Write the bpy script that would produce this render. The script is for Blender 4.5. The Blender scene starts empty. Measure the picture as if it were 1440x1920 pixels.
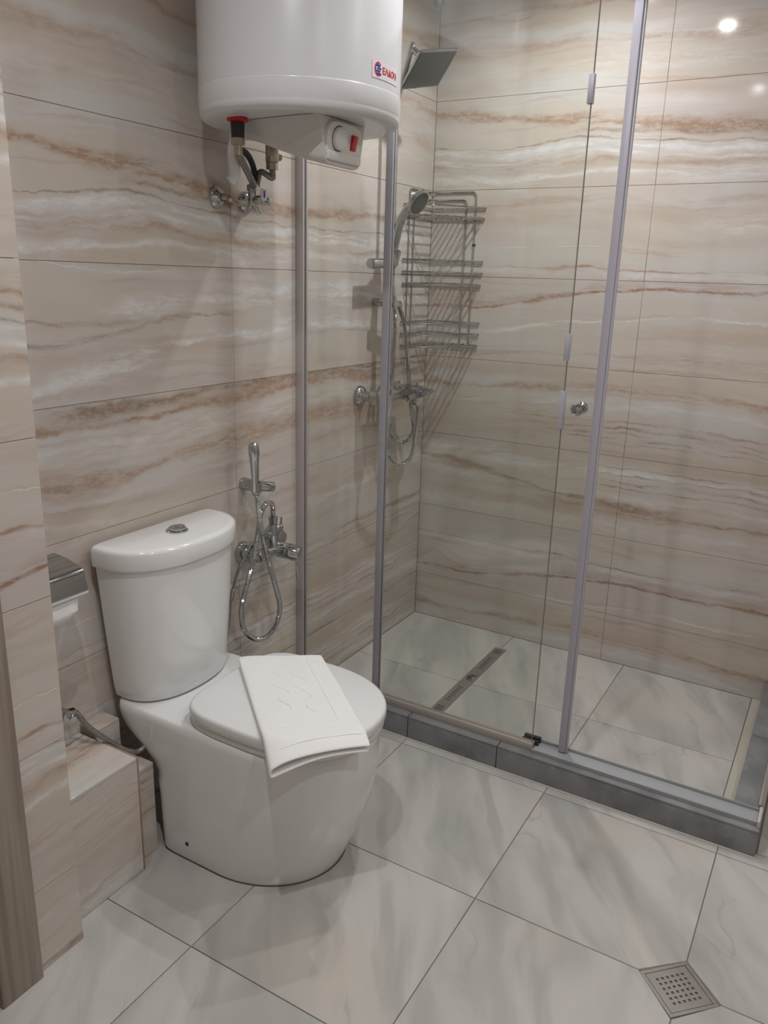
import bpy, bmesh, math, random
from mathutils import Vector, Matrix
random.seed(7)
S = bpy.context.scene
COL = S.collection

# ------------------------------------------------------------------ camera
CAM = Vector((1.4622, -2.8270, 1.3761)); FPX = 1495.54
def rotm(a, b, c):
    return (Matrix.Rotation(a, 3, 'Z') @ Matrix.Rotation(b, 3, 'X') @ Matrix.Rotation(c, 3, 'Z'))
CM = rotm(0.5230, 1.2852, 0.0302)
cd = bpy.data.cameras.new('camera'); cam = bpy.data.objects.new('camera', cd); COL.objects.link(cam)
cam.matrix_world = Matrix.Translation(CAM) @ CM.to_4x4()
cd.sensor_fit = 'HORIZONTAL'; cd.sensor_width = 36; cd.lens = 36 * FPX / 1440; cd.clip_start = .02
S.camera = cam
S.view_settings.view_transform = 'Standard'; S.view_settings.look = 'None'
S.view_settings.gamma = 1; S.view_settings.use_curve_mapping = False
S.view_settings.exposure = -0.2
# ------------------------------------------------------------------ world (windowless room: only a trace of light)
W = bpy.data.worlds.new('world'); S.world = W; W.use_nodes = True
W.node_tree.nodes['Background'].inputs[0].default_value = (.9, .92, 1, 1)
W.node_tree.nodes['Background'].inputs[1].default_value = .3
LAMP_POWER = 6.0
ZC = 2.40
LAMPS = [(.79, -.99, .75), (.78, -2.16, 1.25), (1.80, -.99, .75), (1.80, -2.16, 1.0), (.60, -.46, 1.45)]

# pixel -> point on an axis plane of the place
def pix(u, v, ax, val):
    d = CM @ Vector(((u - 720) / FPX, -(v - 960) / FPX, -1))
    t = (val - CAM[ax]) / d[ax]
    return CAM + d * t
def pxA(u, v, x=0.0): return pix(u, v, 0, x)
def pxB(u, v, y=0.0): return pix(u, v, 1, y)
def pxF(u, v, z=0.0): return pix(u, v, 2, z)

# ------------------------------------------------------------------ materials
def srgb(r, g, b, a=1):
    f = lambda c: (c / 255 / 12.92) if c / 255 <= .04045 else ((c / 255 + .055) / 1.055) ** 2.4
    return (f(r), f(g), f(b), a)
class NT:
    def __init__(s, name):
        s.m = bpy.data.materials.new(name); s.m.use_nodes = True
        s.t = s.m.node_tree; s.b = s.t.nodes['Principled BSDF']; s.out = s.t.nodes['Material Output']
    def n(s, typ, **kw):
        x = s.t.nodes.new(typ)
        for k, v in kw.items(): setattr(x, k, v)
        return x
    def l(s, a, b): s.t.links.new(a, b)
    def setin(s, sock, v):
        if hasattr(v, 'is_linked') or isinstance(v, bpy.types.NodeSocket): s.l(v, sock)
        else: sock.default_value = v
    def math(s, op, a, b=0.0, c=0.0, clamp=False):
        x = s.n('ShaderNodeMath', operation=op, use_clamp=clamp)
        s.setin(x.inputs[0], a); s.setin(x.inputs[1], b); s.setin(x.inputs[2], c)
        return x.outputs[0]
    def mapr(s, v, a, b, c, d, smooth=True):
        x = s.n('ShaderNodeMapRange', interpolation_type='SMOOTHSTEP' if smooth else 'LINEAR')
        for i, q in enumerate((v, a, b, c, d)): s.setin(x.inputs[i], q)
        return x.outputs[0]
    def mix(s, f, a, b):
        x = s.n('ShaderNodeMix', data_type='RGBA')
        s.setin(x.inputs[0], f); s.setin(x.inputs[6], a); s.setin(x.inputs[7], b)
        return x.outputs[2]
    def xyz(s, x, y, z=0.0):
        c = s.n('ShaderNodeCombineXYZ'); s.setin(c.inputs[0], x); s.setin(c.inputs[1], y); s.setin(c.inputs[2], z)
        return c.outputs[0]
    def noise(s, vec, scale=1, detail=2, rough=.5):
        x = s.n('ShaderNodeTexNoise'); s.l(vec, x.inputs['Vector'])
        x.inputs['Scale'].default_value = scale; x.inputs['Detail'].default_value = detail; x.inputs['Roughness'].default_value = rough
        return x.outputs['Fac']
def flat(name, col, rough=.4, metal=0, spec=.5, coat=0, bump=0, bscale=200, vary=0):
    t = NT(name); b = t.b
    b.inputs['Base Color'].default_value = col; b.inputs['Roughness'].default_value = rough
    b.inputs['Metallic'].default_value = metal; b.inputs['Specular IOR Level'].default_value = spec
    b.inputs['Coat Weight'].default_value = coat; b.inputs['Coat Roughness'].default_value = .05
    tc = t.n('ShaderNodeTexCoord')
    if vary:
        nz = t.noise(tc.outputs['Object'], 35, 4)
        t.l(t.mix(t.mapr(nz, .3, .7, 0, vary), col, (col[0]*.6, col[1]*.6, col[2]*.62, 1)), b.inputs['Base Color'])
    if bump:
        bp = t.n('ShaderNodeBump'); bp.inputs['Strength'].default_value = bump; bp.inputs['Distance'].default_value = .002
        t.l(t.noise(tc.outputs['Object'], bscale, 3), bp.inputs['Height']); t.l(bp.outputs[0], b.inputs['Normal'])
    return t.m

def onyx(vlo=-9, vhi=9):
    t = NT('onyx_tile'); uv = t.n('ShaderNodeUVMap'); sp = t.n('ShaderNodeSeparateXYZ'); t.l(uv.outputs[0], sp.inputs[0])
    U, V = sp.outputs[0], sp.outputs[1]
    big = t.noise(t.xyz(t.math('MULTIPLY', U, 1.25), t.math('MULTIPLY', V, 1.6)), 1, 1)
    sm = t.noise(t.xyz(t.math('MULTIPLY', U, 6), t.math('MULTIPLY', V, 9), 3.1), 1, 3)
    fin = t.noise(t.xyz(t.math('MULTIPLY', U, 30), t.math('MULTIPLY', V, 40), 1.7), 1, 3)
    Vw = t.math('ADD', V, t.math('MULTIPLY', t.math('SUBTRACT', big, .5), .11))
    Vw = t.math('ADD', Vw, t.math('MULTIPLY', t.math('SUBTRACT', sm, .5), .036))
    Vw = t.math('ADD', Vw, t.math('MULTIPLY', t.math('SUBTRACT', fin, .5), .014))
    beige = srgb(202, 192, 181); pink = srgb(202, 192, 186); grey = srgb(203, 200, 197); cream = srgb(209, 202, 191)
    c = t.mix(t.mapr(t.noise(t.xyz(t.math('MULTIPLY', U, .9), t.math('MULTIPLY', Vw, 6)), 1, 2), .38, .62, 0, 1), beige, pink)
    c = t.mix(t.mapr(t.noise(t.xyz(t.math('MULTIPLY', U, 1.3), t.math('MULTIPLY', Vw, 9), 5), 1, 4), .46, .66, 0, .9), c, grey)
    c = t.mix(t.mapr(t.noise(t.xyz(t.math('MULTIPLY', U, 1.1), t.math('MULTIPLY', Vw, 5), 9), 1, 2), .52, .7, 0, .6), c, cream)
    c = t.mix(t.mapr(t.noise(t.xyz(t.math('MULTIPLY', U, 1.0), t.math('MULTIPLY', Vw, 11), 21), 1, 4), .48, .68, 0, .6), c, srgb(190, 172, 156))
    # fine strata
    st = t.noise(t.xyz(t.math('MULTIPLY', U, 1.6), t.math('MULTIPLY', Vw, 42), 2), 1, 4, .6)
    c = t.mix(t.mapr(st, .54, .74, 0, .5), c, srgb(180, 160, 142))
    cl = t.noise(t.xyz(t.math('MULTIPLY', U, 5), t.math('MULTIPLY', Vw, 16), 8), 1, 6, .65)
    c = t.mix(t.mapr(cl, .56, .76, 0, .45), c, srgb(216, 214, 210))
    BR, DB, WH, RD = srgb(172, 144, 124), srgb(156, 135, 119), srgb(224, 224, 223), srgb(160, 126, 108)
    masks = [t.noise(t.xyz(t.math('MULTIPLY', U, 4.0), t.math('MULTIPLY', Vw, 36), 11.0 + 7*i), 1, 4, .65) for i in range(4)]
    wmod = [t.mapr(t.noise(t.xyz(t.math('MULTIPLY', U, 2.4), t.math('MULTIPLY', Vw, 6), 41.0 + 9*i), 1, 3), .32, .68, .35, 2.1) for i in range(2)]
    spk = t.mapr(t.noise(t.xyz(t.math('MULTIPLY', U, 40), t.math('MULTIPLY', V, 100), 5.5), 1, 3, .7), .36, .62, .5, 1.1)
    def streak(c0, c1, u0, u1, w, col, k, seed, ulo=None, uhi=None, lo=.38):
        nonlocal c
        if max(c0, c1) < vlo - .09 or min(c0, c1) > vhi + .09: return     # streak never reaches this tile
        cen = t.mapr(U, u0, u1, c0, c1)
        d = t.math('DIVIDE', t.math('ABSOLUTE', t.math('SUBTRACT', Vw, cen)), t.math('MULTIPLY', wmod[seed % 2], w))
        m = t.mapr(d, 0, 1, 1, 0)
        nz = masks[seed % 4]
        m = t.math('MULTIPLY', t.math('MULTIPLY', m, t.mapr(nz, lo, lo + .2, 0, k)), spk)
        if ulo is not None: m = t.math('MULTIPLY', m, t.mapr(U, ulo - .12, ulo + .05, 0, 1))
        if uhi is not None: m = t.math('MULTIPLY', m, t.mapr(U, uhi - .05, uhi + .12, 1, 0))
        c = t.mix(m, c, col)
    streak(2.23, 2.22, 0, 1.4, .022, BR, .7, 1); streak(2.13, 2.12, 0, 1.4, .035, BR, .55, 2)
    streak(2.05, 2.06, 0, 1.4, .03, WH, .35, 3)
    streak(1.945, 1.87, 0, .8, .022, BR, 1, 4, lo=.33); streak(1.85, 1.87, .5, 1.4, .012, DB, .8, 5, .55)
    streak(1.83, 1.825, 0, 1.4, .0045, DB, .9, 6, lo=.3); streak(1.815, 1.805, 0, 1.4, .017, WH, .9, 7, lo=.36)
    streak(1.785, 1.785, 0, 1.4, .02, WH, .8, 8); streak(1.77, 1.755, 0, 1.4, .018, BR, .6, 9)
    streak(1.725, 1.73, 0, 1.4, .03, WH, .7, 10)
    streak(1.64, 1.65, 0, 1.4, .012, BR, .4, 11); streak(1.57, 1.58, 0, 1.4, .03, WH, .6, 12, 1.0)
    streak(1.485, 1.495, .2, 1.2, .0028, WH, .8, 13, .25, .95, lo=.36); streak(1.455, 1.46, .2, 1.2, .03, grey, .9, 14, lo=.3)
    streak(1.42, 1.435, .3, 1.3, .007, BR, 1, 15, lo=.33); streak(1.41, 1.415, .3, 1.3, .02, WH, .5, 16)
    streak(1.27, 1.372, .1, .85, .0085, RD, 1, 17, lo=.28); streak(1.285, 1.385, .1, .85, .02, BR, .5, 18)
    streak(1.18, 1.27, .1, .9, .008, WH, .8, 19); streak(1.12, 1.125, 0, 1.4, .02, BR, .55, 20)
    streak(1.0, 1.01, 0, 1.4, .02, BR, .75, 21, lo=.34); streak(.955, .95, 0, 1.4, .02, WH, .6, 22)
    for i, q in enumerate((.815, .832, .85, .868, .89)): streak(q + .01, q, 0, 1.2, .006, DB if i % 2 else BR, .8, 23 + i, .25, lo=.42)
    streak(.70, .61, .05, .8, .011, DB, .9, 30, None, .95, lo=.32); streak(.685, .585, .05, .8, .02, BR, .6, 31, None, .95)
    streak(.745, .72, 0, .7, .03, WH, .8, 32); streak(.655, .64, 0, .7, .02, WH, .6, 33)
    for i, q in enumerate((.67, .69, .712, .735)): streak(q, q, 0, 1.2, .006, BR, .8, 34 + i, .75)
    streak(.595, .585, .8, 1.2, .012, DB, .8, 39, .8); streak(.54, .53, 0, 1.2, .03, WH, .4, 40)
    # print of the middle row on the left wall
    streak(3.292, 3.292, 0, 1, .003, WH, .9, 41, None, .6); streak(3.18, 3.17, 0, .6, .008, DB, .8, 42, .2, .55)
    streak(3.13, 3.19, .3, .85, .009, DB, .8, 43, None, .85); streak(3.135, 3.13, 0, .5, .04, grey, .9, 44, None, .5)
    streak(3.03, 3.13, .2, .9, .030, WH, .9, 45); streak(3.20, 3.22, .4, .9, .03, WH, .8, 46, .5); streak(3.02, 3.02, 0, 1, .02, BR, .3, 47)
    streak(3.25, 3.25, .7, 1.4, .03, WH, .7, 48, .9); streak(3.10, 3.11, .8, 1.4, .012, BR, .6, 49, .9)
    # print of the row below it
    streak(3.79, 3.788, 0, 1, .026, DB, 1, 50, .35, lo=.3); streak(3.752, 3.755, 0, 1, .016, BR, 1, 51, lo=.3); streak(3.71, 3.70, 0, 1.2, .035, WH, .6, 52)
    streak(3.625, 3.65, .1, .9, .040, BR, .75, 53, lo=.3); streak(3.57, 3.58, 0, 1, .012, DB, .4, 54); streak(3.53, 3.53, 0, 1, .02, cream, .8, 55)
    t.l(c, t.b.inputs['Base Color']); t.b.inputs['Roughness'].default_value = .08
    t.b.inputs['Specular IOR Level'].default_value = .5
    return t.m
def marble_floor():
    t = NT('floor_marble'); uv = t.n('ShaderNodeUVMap'); sp = t.n('ShaderNodeSeparateXYZ'); t.l(uv.outputs[0], sp.inputs[0])
    U, V = sp.outputs[0], sp.outputs[1]
    w1 = t.noise(t.xyz(t.math('MULTIPLY', U, 3), t.math('MULTIPLY', V, 2)), 1, 3)
    w2 = t.noise(t.xyz(t.math('MULTIPLY', U, 4), t.math('MULTIPLY', V, 3), 7), 1, 3)
    Uw = t.math('ADD', U, t.math('MULTIPLY', t.math('SUBTRACT', w1, .5), .22)); Vw = t.math('ADD', V, t.math('MULTIPLY', t.math('SUBTRACT', w2, .5), .2))
    def nz(a, b, k, d): return t.noise(t.xyz(t.math('MULTIPLY', Uw, a), t.math('MULTIPLY', Vw, b), k), 1, d)
    c = t.mix(t.mapr(nz(6, 1.6, 0, 3), .35, .65, 0, 1), srgb(198, 195, 190), srgb(176, 174, 170))
    c = t.mix(t.mapr(nz(4, 2, 4, 2), .55, .72, 0, .5), c, srgb(202, 190, 176))
    c = t.mix(t.mapr(nz(15, 2.2, 6, 4), .5, .7, 0, .48), c, srgb(156, 154, 151))
    c = t.mix(t.mapr(nz(9, 1.5, 15, 4), .56, .72, 0, .4), c, srgb(212, 209, 204))
    v = nz(4, 1.4, 11, 4)
    m = t.mapr(t.math('ABSOLUTE', t.math('SUBTRACT', v, .5)), 0, .008, .35, 0)
    m = t.math('MULTIPLY', m, t.mapr(w2, .5, .62, 0, 1))
    c = t.mix(m, c, srgb(150, 147, 142))
    t.l(c, t.b.inputs['Base Color']); t.b.inputs['Roughness'].default_value = .22
    return t.m
def slate():
    t = NT('slate_tile'); tc = t.n('ShaderNodeTexCoord')
    n1 = t.noise(tc.outputs['Object'], 12, 5); n2 = t.noise(tc.outputs['Object'], 140, 4)
    c = t.mix(t.mapr(n1, .3, .7, 0, 1), srgb(116, 116, 119), srgb(140, 140, 142))
    c = t.mix(t.mapr(n2, .6, .75, 0, .5), c, srgb(160, 160, 160))
    t.l(c, t.b.inputs['Base Color']); t.b.inputs['Roughness'].default_value = .42
    return t.m
def wood():
    t = NT('pale_wood'); tc = t.n('ShaderNodeTexCoord'); mp = t.n('ShaderNodeMapping'); mp.inputs['Scale'].default_value = (45, 45, 1.2)
    t.l(tc.outputs['Object'], mp.inputs[0])
    n1 = t.noise(mp.outputs[0], 1, 5, .6)
    c = t.mix(t.mapr(n1, .3, .7, 0, 1), srgb(172, 160, 147), srgb(138, 124, 111))
    t.l(c, t.b.inputs['Base Color']); t.b.inputs['Roughness'].default_value = .45
    return t.m
def glass(name, tint):
    t = NT(name); t.t.nodes.remove(t.b)
    tr = t.n('ShaderNodeBsdfTransparent'); tr.inputs[0].default_value = tint
    gl = t.n('ShaderNodeBsdfGlossy'); gl.inputs['Roughness'].default_value = 0.0
    lw = t.n('ShaderNodeLayerWeight'); lw.inputs[0].default_value = .5      # Schlick reflectance, same on both faces of the pane
    fr = t.math('ADD', t.math('MULTIPLY', t.math('POWER', lw.outputs['Facing'], 5.0), .9), .03)
    mx = t.n('ShaderNodeMixShader'); t.l(fr, mx.inputs[0]); t.l(tr.outputs[0], mx.inputs[1]); t.l(gl.outputs[0], mx.inputs[2])
    t.l(mx.outputs[0], t.out.inputs[0]); return t.m
def emit(name, col, k):
    t = NT(name); t.b.inputs['Emission Color'].default_value = col; t.b.inputs['Emission Strength'].default_value = k
    t.b.inputs['Base Color'].default_value = col; return t.m
def fabric():
    t = NT('terry_cloth'); tc = t.n('ShaderNodeTexCoord'); t.b.inputs['Base Color'].default_value = srgb(243, 242, 241)
    t.b.inputs['Roughness'].default_value = .95; t.b.inputs['Sheen Weight'].default_value = .3; t.b.inputs['Specular IOR Level'].default_value = .1
    bp = t.n('ShaderNodeBump'); bp.inputs['Strength'].default_value = .5; bp.inputs['Distance'].default_value = .002
    t.l(t.noise(tc.outputs['Object'], 420, 2), bp.inputs['Height']); t.l(bp.outputs[0], t.b.inputs['Normal']); return t.m
def ribbed(name, col, metal, rough):   # woven metal braid
    t = NT(name); tc = t.n('ShaderNodeTexCoord'); t.b.inputs['Metallic'].default_value = metal; t.b.inputs['Roughness'].default_value = rough
    w = t.noise(tc.outputs['Object'], 600, 2)
    t.l(t.mix(t.mapr(w, .4, .6, 0, 1), col, (col[0]*.35, col[1]*.35, col[2]*.35, 1)), t.b.inputs['Base Color']); return t.m

M = dict(
    floor=marble_floor(), slate=slate(), wood=wood(),
    grout=flat('tile_grout', srgb(150, 134, 120), .9, bump=.2), fgrout=flat('floor_grout', srgb(128, 124, 118), .9, bump=.2),
    paint=flat('white_paint', srgb(240, 238, 234), .8, bump=.05),
    ceramic=flat('white_ceramic', srgb(232, 232, 232), .12, coat=.4), plastic=flat('white_plastic', srgb(228, 228, 228), .25),
    enamel=flat('white_enamel', srgb(226, 226, 229), .3), capw=flat('white_cap_plastic', srgb(228, 228, 230), .22),
    greyp=flat('pale_grey_plastic', srgb(214, 212, 208), .35), panelw=flat('panel_plastic', srgb(224, 223, 219), .3),
    chrome=flat('chrome', srgb(190, 193, 196), .07, 1), steel=flat('brushed_steel', srgb(176, 173, 168), .42, .8, bump=.1, bscale=300),
    brass=flat('nickel_fitting', srgb(186, 178, 164), .3, 1), rail=flat('champagne_rail', srgb(190, 182, 174), .4, .5),
    alu=flat('satin_aluminium', srgb(196, 190, 190), .4, .35), seal=flat('milky_seal', srgb(182, 178, 190), .3),
    thresh=flat('clear_threshold_plastic', srgb(166, 168, 170), .2), clip=flat('frosted_clip', srgb(186, 186, 196), .3),
    black=flat('black_void', srgb(18, 18, 18), .8), dark=flat('dark_rubber', srgb(44, 46, 50), .6), red=flat('red_plastic', srgb(190, 30, 42), .35),
    blue=flat('blue_print', srgb(52, 62, 150), .4), redp=flat('red_print', srgb(205, 50, 66), .4), sticker=flat('sticker_white', srgb(238, 232, 234), .3),
    darkhead=flat('nozzle_face', srgb(104, 108, 108), .4, .3, vary=.2), grout2=flat('light_grout', srgb(170, 168, 166), .9),
    strip=flat('cream_strip', srgb(196, 190, 178), .3), terra=flat('brown_edge_trim', srgb(170, 138, 116), .5),
    glassA=glass('fixed_pane_glass', (.982, .989, .979, 1)), glassB=glass('door_pane_glass', (.982, .989, .979, 1)), glassedge=flat('glass_edge', srgb(118, 122, 110), .15),
    towel=fabric(), paper=flat('tissue_paper', srgb(240, 240, 238), .95, bump=.2), braid=ribbed('steel_braid', srgb(176, 174, 170), .8, .4),
    lamp=emit('lamp_diffuser', (1, .98, .96, 1), 30), seam=flat('sealant', srgb(206, 202, 194), .6), grime=flat('dirty_joint', srgb(92, 82, 70), .9))

ONYX = {}
def onyx_for(fn, a, b):     # the print of one tile: only the streaks that cross it
    vs = [fn(Vector((x, y, z)))[1] for x in (a[0], b[0]) for y in (a[1], b[1]) for z in (a[2], b[2])]
    k = (math.floor(min(vs)*10)/10, math.ceil(max(vs)*10)/10)
    if k not in ONYX: ONYX[k] = onyx(*k)
    return ONYX[k]

# ------------------------------------------------------------------ mesh helpers
class MB:
    def __init__(s): s.v = []; s.f = []; s.uv = None
    def add(s, vs, fs):
        o = len(s.v); s.v += [Vector(q) for q in vs]; s.f += [tuple(i + o for i in f) for f in fs]; return s
    def box(s, a, b):
        x0, y0, z0 = a; x1, y1, z1 = b
        x0, x1 = min(x0, x1), max(x0, x1); y0, y1 = min(y0, y1), max(y0, y1); z0, z1 = min(z0, z1), max(z0, z1)
        return s.add([(x0,y0,z0),(x1,y0,z0),(x1,y1,z0),(x0,y1,z0),(x0,y0,z1),(x1,y0,z1),(x1,y1,z1),(x0,y1,z1)],
                     [(0,3,2,1),(4,5,6,7),(0,1,5,4),(1,2,6,5),(2,3,7,6),(3,0,4,7)])
    def loft(s, rings, cap0=True, cap1=True):
        n = len(rings[0]); vs = [q for r in rings for q in r]; fs = []
        for k in range(len(rings) - 1):
            for i in range(n):
                j = (i + 1) % n; fs.append((k*n+i, k*n+j, (k+1)*n+j, (k+1)*n+i))
        if cap0: fs.append(tuple(reversed(range(n))))
        if cap1: fs.append(tuple(range((len(rings)-1)*n, len(rings)*n)))
        return s.add(vs, fs)
    def lathe(s, o, d, prof, n=24, cap0=True, cap1=True):   # prof: (distance along d, radius)
        o = Vector(o); d = Vector(d).normalized(); a = d.orthogonal().normalized(); b = d.cross(a)
        return s.loft([[o + d*h + (a*math.cos(2*math.pi*i/n) + b*math.sin(2*math.pi*i/n))*r for i in range(n)] for h, r in prof], cap0, cap1)
    def cyl(s, p0, p1, r0, r1=None, n=20):
        p0 = Vector(p0); p1 = Vector(p1)
        return s.lathe(p0, p1 - p0, [(0, r0), ((p1-p0).length, r0 if r1 is None else r1)], n)
    def rcyl(s, p0, p1, r, e=.003, n=24):
        p0 = Vector(p0); p1 = Vector(p1); L = (p1-p0).length
        return s.lathe(p0, p1-p0, [(0, r-e), (e*.3, r-e*.3), (e, r), (L-e, r), (L-e*.3, r-e*.3), (L, r-e)], n)
    def tube(s, pts, r, n=8, closed=False, rad=None):
        pts = [Vector(q) for q in pts]; N = len(pts); T = []
        for i in range(N):
            a = pts[(i-1) % N] if closed or i > 0 else pts[0]; b = pts[(i+1) % N] if closed or i < N-1 else pts[-1]
            T.append((b - a).normalized())
        u = T[0].orthogonal().normalized(); rings = []
        for i in range(N):
            u = (u - T[i]*u.dot(T[i])).normalized(); w = T[i].cross(u); rr = rad(i) if rad else r
            rings.append([pts[i] + (u*math.cos(2*math.pi*k/n) + w*math.sin(2*math.pi*k/n))*rr for k in range(n)])
        if closed: rings.append(rings[0]); return s.loft(rings, False, False)
        return s.loft(rings)
    def prism(s, poly, z0, z1):
        n = len(poly)
        return s.loft([[(x, y, z0) for x, y in poly], [(x, y, z1) for x, y in poly]])
    def frame(s, O, X, Y, Z, fn):   # build with fn on a temp MB, then map local->world
        t = MB(); fn(t); O, X, Y, Z = map(Vector, (O, X, Y, Z))
        return s.add([O + X*q.x + Y*q.y + Z*q.z for q in t.v], t.f)
    def build(s, name, mat, parent=None, bevel=0, seg=2, ang=38, flatshade=False, uvfn=None, kind=None):
        L = Vector((0, 0, 0)); q = parent
        while q is not None: L += q.location; q = q.parent
        me = bpy.data.meshes.new(name); me.from_pydata([tuple(q - L) for q in s.v], [], s.f)
        bm = bmesh.new(); bm.from_mesh(me); bmesh.ops.recalc_face_normals(bm, faces=bm.faces)
        if bevel:
            es = [e for e in bm.edges if len(e.link_faces) == 2 and e.calc_face_angle(0) > math.radians(30)]
            bmesh.ops.bevel(bm, geom=es, offset=bevel, segments=seg, profile=.5, affect='EDGES', clamp_overlap=True)
        if not flatshade:
            for f in bm.faces: f.smooth = True
            for e in bm.edges:
                if len(e.link_faces) == 2 and e.calc_face_angle(0) > math.radians(ang): e.smooth = False
        if uvfn:
            uvl = bm.loops.layers.uv.new('UVMap')
            for f in bm.faces:
                for lp in f.loops: lp[uvl].uv = uvfn(lp.vert.co + L)
        bm.to_mesh(me); bm.free()
        me.materials.append(M[mat] if isinstance(mat, str) else mat)
        o = bpy.data.objects.new(name, me); COL.objects.link(o)
        if parent is not None: o.parent = parent
        if kind: o['kind'] = kind
        return o
def tag(o, label, cat, group=None):
    o['label'] = label; o['category'] = cat
    if group: o['group'] = group
    return o
def thing(name, label, cat, loc=(0, 0, 0), group=None):
    o = bpy.data.objects.new(name, None); COL.objects.link(o); o.location = loc; o.empty_display_size = .05
    return tag(o, label, cat, group)
def struct(o, label=None):
    o['kind'] = 'structure'
    if label: o['label'] = label
    return o
def spline(P, per=8):
    P = [Vector(q) for q in P]; out = []
    for i in range(len(P) - 1):
        a = P[max(i-1, 0)]; b = P[i]; c = P[i+1]; d = P[min(i+2, len(P)-1)]
        for k in range(per):
            t = k / per
            out.append(.5*((2*b) + (c-a)*t + (2*a-5*b+4*c-d)*t*t + (3*b-a-3*c+d)*t**3))
    return out + [P[-1]]
def resample(P, step):
    out = [P[0]]; acc = 0
    for i in range(1, len(P)):
        seg = (P[i]-P[i-1]).length; a = 0
        while acc + seg - a >= step:
            a += step - acc; acc = 0; out.append(P[i-1].lerp(P[i], a/seg))
        acc += seg - a
    out.append(P[-1]); return out
def hose(P, r, pitch=.0042, n=8):     # corrugated hose
    Q = resample(spline(P, 14), pitch/2)
    return MB().tube(Q, r, n, rad=lambda i: r if i % 2 else r*.8)

# ------------------------------------------------------------------ room shell
H = .30; Z0 = .1892
ZJ = [0, Z0] + [Z0 + H*k for k in range(1, 7)] + [ZC]      # horizontal joints
G = .0007
XR, YF = 2.30, -3.15     # right wall, front wall (behind camera)
PX, PY = .24, -1.94      # near left wall plane and its end

floor = struct(MB().box((-.1, YF-.1, -.06), (XR+.1, .1, -.0025)).build('floor', 'fgrout'))
def ftile(poly, ang=0, off=(0, 0)):
    c, s_ = math.cos(ang), math.sin(ang)
    MB().prism(poly, -.012, 0).build('floor_tile', 'floor', floor, bevel=.0006, seg=1,
        uvfn=lambda q: (q.x*c - q.y*s_ + off[0], q.x*s_ + q.y*c + off[1]))
rnd = random.Random(3)
g = .0011
def rect(x0, x1, y0, y1): return [(x0+g, y0+g), (x1-g, y0+g), (x1-g, y1-g), (x0+g, y1-g)]
DRC = (1.3620, -1.3900); DH = .0815
XJ = [-.0075 + .457*k for k in range(6)]; YJ = [-.9150, -1.3850, -1.8360, -2.2960, -2.7560, -3.15]
for j in range(len(YJ)):
    y1 = YJ[j-1] if j else -.862; y0 = YJ[j]
    for i in range(5):
        x0, x1 = max(XJ[i], 0), min(XJ[i+1], XR); P = rect(x0, x1, y0, y1)
        if i in (2, 3) and j in (1, 2):     # the four tiles cut round the drain
            cx = XJ[3]; Q = []
            for (x, y) in P:
                if abs(x - cx) < .01 and abs(y - YJ[1]) < .01:
                    sx = -1 if x < cx else 1; sy = 1 if y > YJ[1] else -1
                    a, b = (x, DRC[1] + sy*DH), (DRC[0] + sx*DH, y)
                    prev = P[P.index((x, y)) - 1]
                    Q += [a, b] if abs(prev[0] - x) < 1e-6 else [b, a]
                else: Q.append((x, y))
            P = Q
        ftile(P, rnd.choice((-.55, -.45, -.65, -.5)), (rnd.random()*9, rnd.random()*9))
# right of the curb and shower floor
ftile(rect(1.452, 1.8205, -.862, -.455), -.5, (2.2, 5)); ftile(rect(1.452, 1.8205, -.455, 0), -.5, (3.2, 1)); ftile(rect(1.8205, XR, -.862, -.455), -.5, (1.2, 1)); ftile(rect(1.8205, XR, -.455, 0), -.5, (6.2, 1))
dx0, dx1, dy0, dy1 = .4285, .4735, -.697, -.128; jx, jy = .451, -.455
ftile([(g, jy+g), (dx0-g, jy+g), (dx0-g, dy1+g), (jx-g, dy1+g), (jx-g, -g), (g, -g)], -.5, (4.1, 2))
ftile([(dx1+g, jy+g), (.895-g, jy+g), (.895-g, -g), (jx+g, -g), (jx+g, dy1+g), (dx1+g, dy1+g)], -.5, (1.5, 6))
ftile([(g, -.83), (jx-g, -.83), (jx-g, dy0-g), (dx0-g, dy0-g), (dx0-g, jy-g), (g, jy-g)], -.5, (8.1, 3))
ftile([(jx+g, -.83), (.895-g, -.83), (.895-g, jy-g), (dx1+g, jy-g), (dx1+g, dy0-g), (jx+g, dy0-g)], -.5, (2.7, 8))
ftile(rect(.895, 1.342, jy, 0), -.5, (5.5, 4)); ftile(rect(.895, 1.342, -.83, jy), -.5, (7.2, 7.4))
MB().box((1.3435, -.83, -.012), (1.375, -.001, .001)).build('floor_strip', 'strip', floor, bevel=.0006, seg=1)

ceil = struct(MB().box((-.1, YF-.1, ZC), (XR+.1, .1, ZC+.08)).build('ceiling', 'paint'))
def wallA_v(k, q): return q
def tiles(parent, axis, plane, inward, us, uvf, zs=ZJ, name='wall_tile', th=.008):
    """slabs on a wall: axis 0 -> wall plane x=plane running along y, axis 1 -> plane y=plane running along x"""
    for a, b in zip(us[:-1], us[1:]):
        for k in range(len(zs) - 1):
            z0, z1 = zs[k] + G, zs[k+1] - G
            m = MB()
            lo, hi = ((plane - inward*th, a+G, z0), (plane, b-G, z1)) if axis == 0 else ((a+G, plane - inward*th, z0), (b-G, plane, z1))
            m.box(lo, hi); fn = uvf(k, a)
            m.build(name, onyx_for(fn, lo, hi), parent, bevel=.0004, seg=1, uvfn=lambda q, fn=fn: fn(q))
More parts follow.
